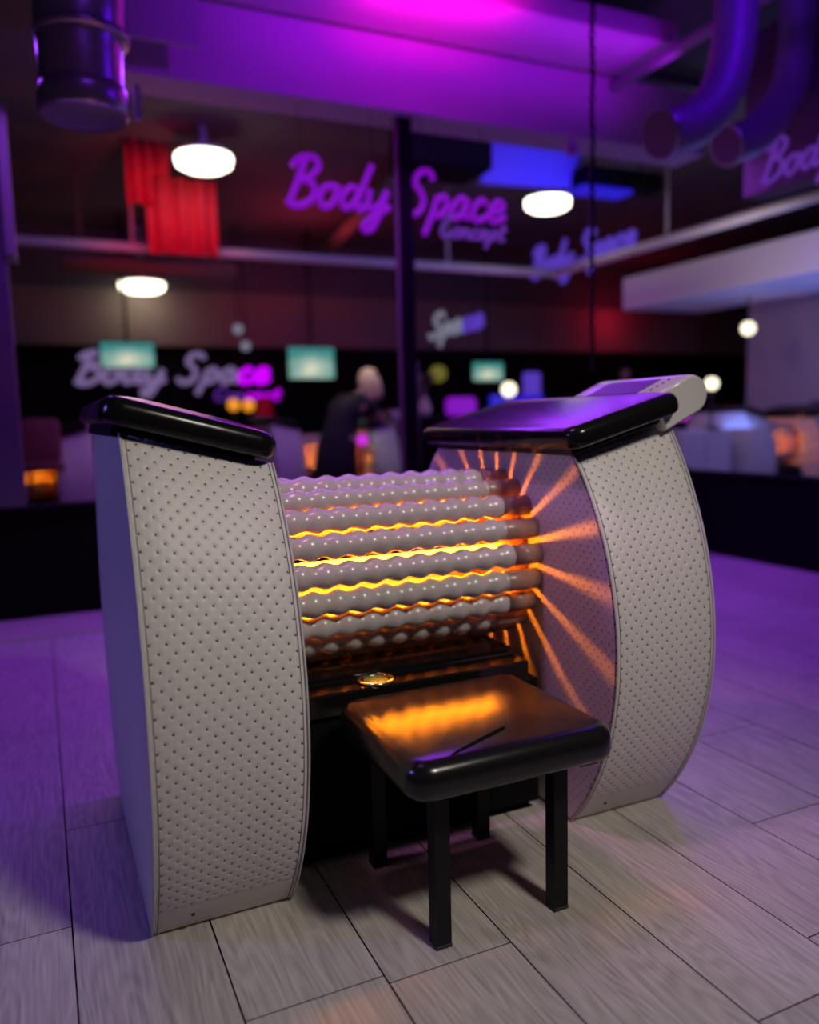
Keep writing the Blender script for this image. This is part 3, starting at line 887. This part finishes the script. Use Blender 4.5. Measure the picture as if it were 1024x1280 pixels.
# machines in the mirror image: copies of the near one, the last its own reflection
for (x, y, rz, lab) in ((2.08, 6.65, 0, 'blurred white roller massage machine behind the woman in black'),
                        (-1.10, 6.35, 0, 'blurred roller massage machine half hidden by the grey pier at the left'),
                        (7.05, 5.0, 0, 'blurred mirror image of the near roller massage machine, glowing drum before the white wall at the right')):
    c = copy_tree(machine); c.location = (x, y, 0); c.rotation_euler = (0, 0, rz)
    c['label'] = lab; c['group'] = 'massage machines in the mirrored room'

# cabinet right of the near machine
t = thing('white_cabinet', 'low white cabinet under violet light beside the glowing machine at the right', 'cabinet', (6.45, 5.0, 0))
mb = MB(); mb.box(-0.33, 0.42, 0, 0.5, 0.06, 0.90, c=0.01); mb.build('body', M['white_wall'], t)
mb = MB(); mb.box(-0.31, 0.035, -0.02, -0.001, 0.10, 0.87, c=0.004); mb.build('door', M['white_wall'], t)
mb = MB(); mb.box(0.05, 0.40, -0.02, -0.001, 0.10, 0.87, c=0.004); mb.build('door', M['white_wall'], t)
mb = MB(); mb.box(-0.29, 0.38, 0.02, 0.48, 0.0, 0.06); mb.build('plinth', M['black'], t)
mb = MB(); mb.box(-0.10, 0.0, 0.10, 0.35, 0.90, 0.93, c=0.01)
# globe lamps
def globe(label, x, y, z, r, m_, ztop=None, zbot=None, name='globe_lamp'):
    t = thing(name, label, 'lamp', (x, y, z))
    mb = MB(); mb.ball((0, 0, 0), r, 16); mb.build('globe', m_, t)
    if ztop is not None:
        mb = MB(); mb.tube([(0, 0, r * 0.9), (0, 0, ztop - z)], 0.008, 6); mb.build('cord', M['black_metal'], t)
    if zbot is not None:
        mb = MB(); mb.tube([(0, 0, -r * 0.9), (0, 0, zbot - z + 0.02)], 0.015, 8); mb.build('stem', M['black_metal'], t)
        mb = MB(); mb.lathe([(0.08, zbot - z), (0.08, zbot - z + 0.015), (0.02, zbot - z + 0.02)], 'Z', (0, 0, 0), 16); mb.build('base', M['black_metal'], t)


globe('round white pendant lamp in front of the white wall under the bulkhead', 7.09, 5.0, 2.0, 0.075, M['bulb'], 2.36)
globe('small white globe lamp standing on the low white cabinet', 6.62, 5.05, 1.40, 0.07, M['bulb'], None, 0.90)
globe('magenta globe lamp standing on the low white cabinet', 6.33, 5.2, 1.10, 0.10, M['bulb_magenta'], None, 0.90)
globe('magenta globe lamp hanging at the hip of the woman in black', 2.76, 5.75, 0.90, 0.055, M['bulb_magenta'], None, 0.0)
globe('orange globe lamp, first of the two above the near left pad', 2.27, 9.2, 1.34, 0.085, M['bulb_orange'], None, 0.0)
globe('orange globe lamp, second of the two, nearer the red panel', 2.47, 9.2, 1.33, 0.085, M['bulb_orange'], None, 0.0)
globe('small white pendant lamp, upper of the pair between the televisions', 2.40, 9.3, 2.35, 0.07, M['neon_white'], 3.78)
globe('small white pendant lamp, lower of the pair between the televisions', 2.60, 9.75, 2.17, 0.07, M['neon_white'], 3.78)

# counter with coloured lights right of the mullion
t = thing('bar_counter', 'dark counter with blue lit panels right of the mullion', 'counter', (5.6, 8.2, 0))
mb = MB(); mb.box(-1.1, 1.15, 0, 0.6, 0, 1.08, c=0.01); mb.build('body', M['black'], t)
mb = MB(); mb.box(-1.15, 1.2, -0.05, 0.62, 1.08, 1.12, c=0.01); mb.build('worktop', M['gloss'], t)
t = thing('backlit_screen', 'wide blue backlit panel standing on the dark counter', 'panel', (6.15, 8.3, 1.12))
mb = MB(); mb.box(-0.42, 0.46, 0, 0.05, 0.02, 0.28, c=0.01); mb.build('panel', M['blue_glow'], t)
mb = MB(); mb.box(-0.40, 0.44, -0.04, 0.1, 0.0, 0.02); mb.build('foot', M['black'], t)
t = thing('backlit_screen', 'tall narrow blue violet backlit panel at the end of the dark counter', 'panel', (6.55, 8.5, 1.12))
mb = MB(); mb.box(-0.13, 0.15, 0, 0.05, 0.02, 0.62, c=0.03); mb.build('panel', M['neon_blue'], t)
mb = MB(); mb.box(-0.12, 0.14, -0.04, 0.1, 0.0, 0.02); mb.build('foot', M['black'], t)
t = thing('light_cube', 'glowing magenta cube on the dark counter', 'lamp', (5.30, 8.25, 1.12))
mb = MB(); mb.box(-0.22, 0.16, 0, 0.2, 0.0, 0.26, c=0.04); mb.build('shade', M['violet_glow'], t)
mb = MB(); mb.box(-0.2, 0.14, 0.02, 0.18, -0.0, 0.004); mb.build('foot', M['black'], t)
globe('white globe lamp in front of the blue backlit panel', 5.90, 8.1, 1.47, 0.10, M['bulb'], None, 1.12)
tv('dim grey monitor over the dark counter', 5.86, 8.6, 1.62, 0.50, 0.26)
globe('olive yellow globe lamp on the dark counter next to the mullion', 5.06, 8.62, 1.72, 0.12, M['green_lamp'], None, 1.12)
t = thing('flower_vase', 'pale vase of dry stems on the dark counter next to the mullion', 'vase', (4.68, 8.3, 1.12))
mb = MB(); mb.lathe([(0.05, 0), (0.09, 0.06), (0.09, 0.14), (0.04, 0.24), (0.05, 0.27)], 'Z', (0, 0, 0), 18); mb.build('vase', M['rail'], t)
for i in range(5):
    a = i * 1.3
    mb = MB(); mb.tube(spline([(0, 0, 0.24), (0.05 * math.cos(a), 0.05 * math.sin(a), 0.4), (0.14 * math.cos(a), 0.14 * math.sin(a), 0.52)], 4), 0.008, 6)
    mb.ball((0.14 * math.cos(a), 0.14 * math.sin(a), 0.54), 0.04, 8); mb.build('stem', M['taupe'], t)
t = thing('floor_lamp', 'thin olive floor post with a pale round foot close behind the mullion', 'post', (2.62, 4.2, 0))
mb = MB(); mb.tube([(0, 0, 0.45), (0, 0, 1.55)], 0.035, 10); mb.build('post', M['taupe'], t)
mb = MB(); mb.lathe([(0.02, 0.0), (0.07, 0.0), (0.06, 0.3), (0.05, 0.46), (0.02, 0.47)], 'Z', (0, 0, 0), 18); mb.build('foot', M['rail'], t)

# dark red stool at the far left
t = thing('bar_stool', 'dark red upholstered bar stool beside the pier at the left', 'stool', (-0.13, 6.0, 0))
mb = cushion(0.36, 0.36, 0.08, 0.03, 0.06, 0.01); mb.build('seat', M['red_seat'], t, (0, 0, 0.72))
mb = cushion(0.34, 0.40, 0.06, 0.025, 0.08, 0.008); b_ = mb.build('backrest', M['red_seat'], t, (0, 0.18, 0.98)); b_.rotation_euler = (math.radians(82), 0, 0)
mb = MB(); mb.tube([(0, 0.19, 0.74), (0, 0.20, 0.95)], 0.02, 8); mb.build('back_post', M['black_metal'], t)
for a in range(4):
    q = PI / 4 + a * PI / 2
    mb = MB(); mb.tube([(0.13 * math.cos(q), 0.13 * math.sin(q), 0.73), (0.2 * math.cos(q), 0.2 * math.sin(q), 0.0)], 0.016, 8); mb.build('leg', M['black_metal'], t)
t = thing('red_screen', 'narrow red lit panel behind the orange globe lamps', 'panel', (2.78, 9.6, 0))
mb = MB(); mb.box(-0.10, 0.12, 0, 0.05, 0, 1.45, c=0.01); mb.build('panel', M['red_cloth'], t)
mb = MB(); mb.box(-0.11, 0.13, -0.03, 0.09, 0, 0.05, c=0.004); mb.build('foot', M['black'], t)


# ------------------------------------------------------------------ people
def skin_body(name, nodes, edges, m_, parent, sub=2):
    me = bpy.data.meshes.new(name)
    me.from_pydata([n[:3] for n in nodes], edges, [])
    o = bpy.data.objects.new(name, me); COL.objects.link(o)
    o.parent = parent
    sk = o.modifiers.new('skin', 'SKIN'); sk.use_smooth_shade = True
    for i, n in enumerate(nodes):
        sv = me.skin_vertices[0].data[i]
        r = n[3]; sv.radius = r if isinstance(r, tuple) else (r, r)
        sv.use_root = (i == 0)
    ss = o.modifiers.new('sub', 'SUBSURF'); ss.levels = sub; ss.render_levels = sub
    me.materials.append(m_)
    return o


def head_mesh(c, yaw, m_skin, parent, hair_mat, long_hair, tilt=0.0):
    """a head with brow, nose, mouth, chin, ears; hair is a second part"""
    mb = MB(); n = 24; rings = []
    for i in range(1, 22):
        ph = PI * i / 22
        z = -math.cos(ph); r = math.sin(ph) ** 0.85
        ring = []
        for k in range(n):
            a = 2 * PI * k / n
            x, y = math.sin(a), -math.cos(a)          # k=0 faces -y
            px = 0.074 * r * x; py = 0.094 * r * y; pz = 0.118 * z
            if z < -0.2:                                # jaw narrows
                px *= 1 - 0.38 * (-z - 0.2); py = py * (1 - 0.18 * (-z - 0.2)) - 0.012 * (-z - 0.2)
            fr_ = max(0.0, math.cos(a))
            if fr_ > 0.9 and -0.42 < z < 0.02:          # nose
                py -= 0.020 * (fr_ - 0.9) * 10 * (1 - abs(z + 0.25) / 0.27)
            if 0.55 < fr_ < 0.96 and 0.0 < z < 0.26:    # eye sockets
                py += 0.008
            ring.append((px, py, pz))
        rings.append(ring)
    mb.loft(rings)
    for sx in (-1, 1):
        mb.ball((sx * 0.074, 0.008, -0.005), 0.024, 10, 0, (0.35, 0.8, 1.25))
    R_ = Matrix.Translation(c) @ Matrix.Rotation(yaw, 4, 'Z') @ Matrix.Rotation(tilt, 4, 'X')
    o = mb.build('head', m_skin, parent); o.matrix_local = R_
    for sx in (-1, 1):
        e = MB(); e.ball((sx * 0.030, -0.078, 0.012), 0.012, 10, 0, (1.2, 0.6, 0.7)); e.build('eye', M['eye'], o)
    e = MB(); e.ball((0, -0.088, -0.058), 0.020, 10, 0, (1.1, 0.4, 0.35)); e.build('mouth', M['lips'], o)
    h = MB(); n = 22; rings = []
    for i in range(0, 15):
        ph = PI * (1 - i / 14 * (0.66 if not long_hair else 0.70))
        z = -math.cos(ph); r = max(0.02, math.sin(ph))
        ring = []
        for k in range(n):
            a = 2 * PI * k / n; x, y = math.sin(a), -math.cos(a)
            f2 = max(0.0, math.cos(a))
            zz = 0.128 * z
            if f2 > 0.2:
                zz = max(zz, 0.052 + 0.02 * f2)
            wob = 1 + 0.03 * math.sin(7 * a + i)
            ring.append((0.088 * r * x * wob, 0.108 * r * y * wob + 0.006, zz))
        rings.append(ring)
    h.loft(rings[::-1])
    if long_hair:
        for k in range(11):
            a = PI * (0.32 + 1.36 * k / 10)
            x, y = math.sin(a), -math.cos(a)
            h.tube(spline([(0.075 * x, 0.092 * y, 0.03), (0.088 * x, 0.106 * y, -0.05), (0.083 * x, 0.105 * y + 0.01, -0.14), (0.07 * x, 0.10 * y + 0.02, -0.22)], 4), [0.026] * 6 + [0.024] * 4 + [0.018, 0.013, 0.006], 8)
    h.build('hair', hair_mat, o)
    return o


def hand(parent, wrist, direction, m_, curl=0.5):
    d_ = Vector(direction).normalized(); up = Vector((0, 0, 1)); side = d_.cross(up).normalized(); w0 = Vector(wrist)
    nodes = []; edges = []

    def put(p, r):
        nodes.append((p.x, p.y, p.z, r)); return len(nodes) - 1
    a = put(w0, 0.022); b = put(w0 + d_ * 0.05, (0.036, 0.018)); edges.append((a, b))
    for i, (o_, l) in enumerate(((-0.028, 0.062), (-0.010, 0.072), (0.010, 0.068), (0.027, 0.052))):
        p = w0 + d_ * 0.085 + side * o_; q = put(p, 0.010); edges.append((b, q))
        p2 = p + d_ * l * 0.55 - up * 0.010 * curl; q2 = put(p2, 0.009); edges.append((q, q2))
        q3 = put(p2 + d_ * l * 0.40 - up * 0.03 * curl, 0.007); edges.append((q2, q3))
    p = w0 + d_ * 0.045 - side * 0.040; q = put(p, 0.011); edges.append((b, q))
    q2 = put(p + d_ * 0.035 - side * 0.018, 0.009); edges.append((q, q2))
    skin_body('hand', nodes, edges, m_, parent, 1)


wm = thing('person', 'blond woman in a black dress leaning over a massage machine, arm stretched out', 'person', (2.60, 6.05, 0))
# one continuous figure: pelvis root, torso bending forward to the right, legs, arms
bn = [(0.0, 0.0, 0.86, (0.155, 0.12)), (0.04, 0.0, 1.02, (0.135, 0.10)), (0.12, -0.01, 1.18, (0.150, 0.105)), (0.19, -0.02, 1.29, (0.13, 0.085)), (0.27, -0.03, 1.37, 0.05), (0.32, -0.04, 1.43, 0.048),
      (-0.09, 0.0, 0.80, 0.105), (-0.11, 0.02, 0.46, 0.065), (-0.13, 0.06, 0.09, 0.042), (-0.11, -0.08, 0.035, 0.036),
      (0.09, 0.02, 0.80, 0.105), (0.09, 0.04, 0.46, 0.065), (0.07, 0.10, 0.09, 0.042), (0.10, -0.04, 0.035, 0.036),
      (0.33, -0.06, 1.26, 0.055), (0.46, -0.06, 1.10, 0.042), (0.60, -0.02, 1.04, 0.028),
      (0.05, 0.10, 1.24, 0.055), (0.04, 0.02, 1.02, 0.042), (0.14, -0.14, 0.90, 0.028)]
be = [(0, 1), (1, 2), (2, 3), (3, 4), (4, 5), (0, 6), (6, 7), (7, 8), (8, 9), (0, 10), (10, 11), (11, 12), (12, 13), (3, 14), (14, 15), (15, 16), (3, 17), (17, 18), (18, 19)]
skin_body('body', bn, be, M['skin'], wm)
dr = MB()
dr.loft([[(cx_ + rx * math.cos(2 * PI * k / 28), cy_ + ry * math.sin(2 * PI * k / 28) * (1 + (0.04 * math.sin(7 * 2 * PI * k / 28) if cz < 0.7 else 0)), cz) for k in range(28)]
         for cx_, cy_, cz, rx, ry in ((-0.02, 0.02, 0.43, 0.225, 0.18), (-0.01, 0.01, 0.66, 0.222, 0.175), (0, 0, 0.86, 0.205, 0.165), (0.03, 0, 1.0, 0.175, 0.14), (0.08, -0.005, 1.12, 0.18, 0.14),
                                      (0.13, -0.01, 1.22, 0.185, 0.14), (0.18, -0.02, 1.30, 0.165, 0.12), (0.22, -0.025, 1.345, 0.115, 0.09), (0.25, -0.03, 1.375, 0.07, 0.065))])
dr.tube(spline([(0.19, -0.02, 1.285), (0.32, -0.06, 1.265), (0.40, -0.06, 1.175)], 5), [0.09] * 4 + [0.078] * 4 + [0.07] * 3, 16)
dr.tube(spline([(0.16, 0.0, 1.275), (0.05, 0.10, 1.235), (0.045, 0.06, 1.10)], 5), [0.10] * 4 + [0.085] * 4 + [0.07] * 3, 16)
dr.build('dress', M['cloth'], wm)
head_mesh((0.36, -0.05, 1.50), math.radians(80), M['skin'], wm, M['blond'], True, math.radians(-18))
hand(wm, (0.60, -0.02, 1.04), (0.9, 0.25, -0.15), M['skin'])
hand(wm, (0.14, -0.14, 0.90), (0.6, -0.6, -0.3), M['skin'])

mn_ = thing('person', 'man in dark clothes and black cap far behind the right armrest pad', 'person', (7.85, 8.05, 0))
bn = [(0.0, 0.0, 0.95, (0.16, 0.115)), (0.0, 0.0, 1.12, (0.15, 0.11)), (0.0, 0.0, 1.30, (0.18, 0.12)), (0.0, 0.0, 1.43, (0.15, 0.09)), (0.0, -0.01, 1.53, 0.055), (0.0, -0.02, 1.60, 0.052),
      (-0.10, 0, 0.88, 0.10), (-0.11, -0.01, 0.5, 0.07), (-0.12, 0.02, 0.09, 0.048), (-0.12, -0.13, 0.04, 0.04),
      (0.10, 0, 0.88, 0.10), (0.11, -0.01, 0.5, 0.07), (0.12, 0.02, 0.09, 0.048), (0.12, -0.13, 0.04, 0.04),
      (-0.20, 0, 1.42, 0.062), (-0.26, 0.02, 1.14, 0.048), (-0.25, -0.06, 0.90, 0.034),
      (0.20, 0, 1.42, 0.062), (0.26, 0.02, 1.14, 0.048), (0.25, -0.06, 0.90, 0.034)]
be = [(0, 1), (1, 2), (2, 3), (3, 4), (4, 5), (0, 6), (6, 7), (7, 8), (8, 9), (0, 10), (10, 11), (11, 12), (12, 13), (3, 14), (14, 15), (15, 16), (3, 17), (17, 18), (18, 19)]
skin_body('body', bn, be, M['cloth'], mn_)
hd = head_mesh((0, -0.03, 1.70), 0.3, M['skin'], mn_, M['dark_hair'], False)
cp = MB(); cp.lathe([(0.10, 0.04), (0.102, 0.07), (0.09, 0.115), (0.05, 0.14), (0.005, 0.146)], 'Z', (0, 0, 0), 20); cp.box(-0.06, 0.06, -0.17, -0.08, 0.045, 0.055, c=0.004)
cp.build('cap', M['black'], hd)
hand(mn_, (-0.25, -0.06, 0.90), (0, -0.2, -1.0), M['skin'])
hand(mn_, (0.25, -0.06, 0.90), (0, -0.2, -1.0), M['skin'])
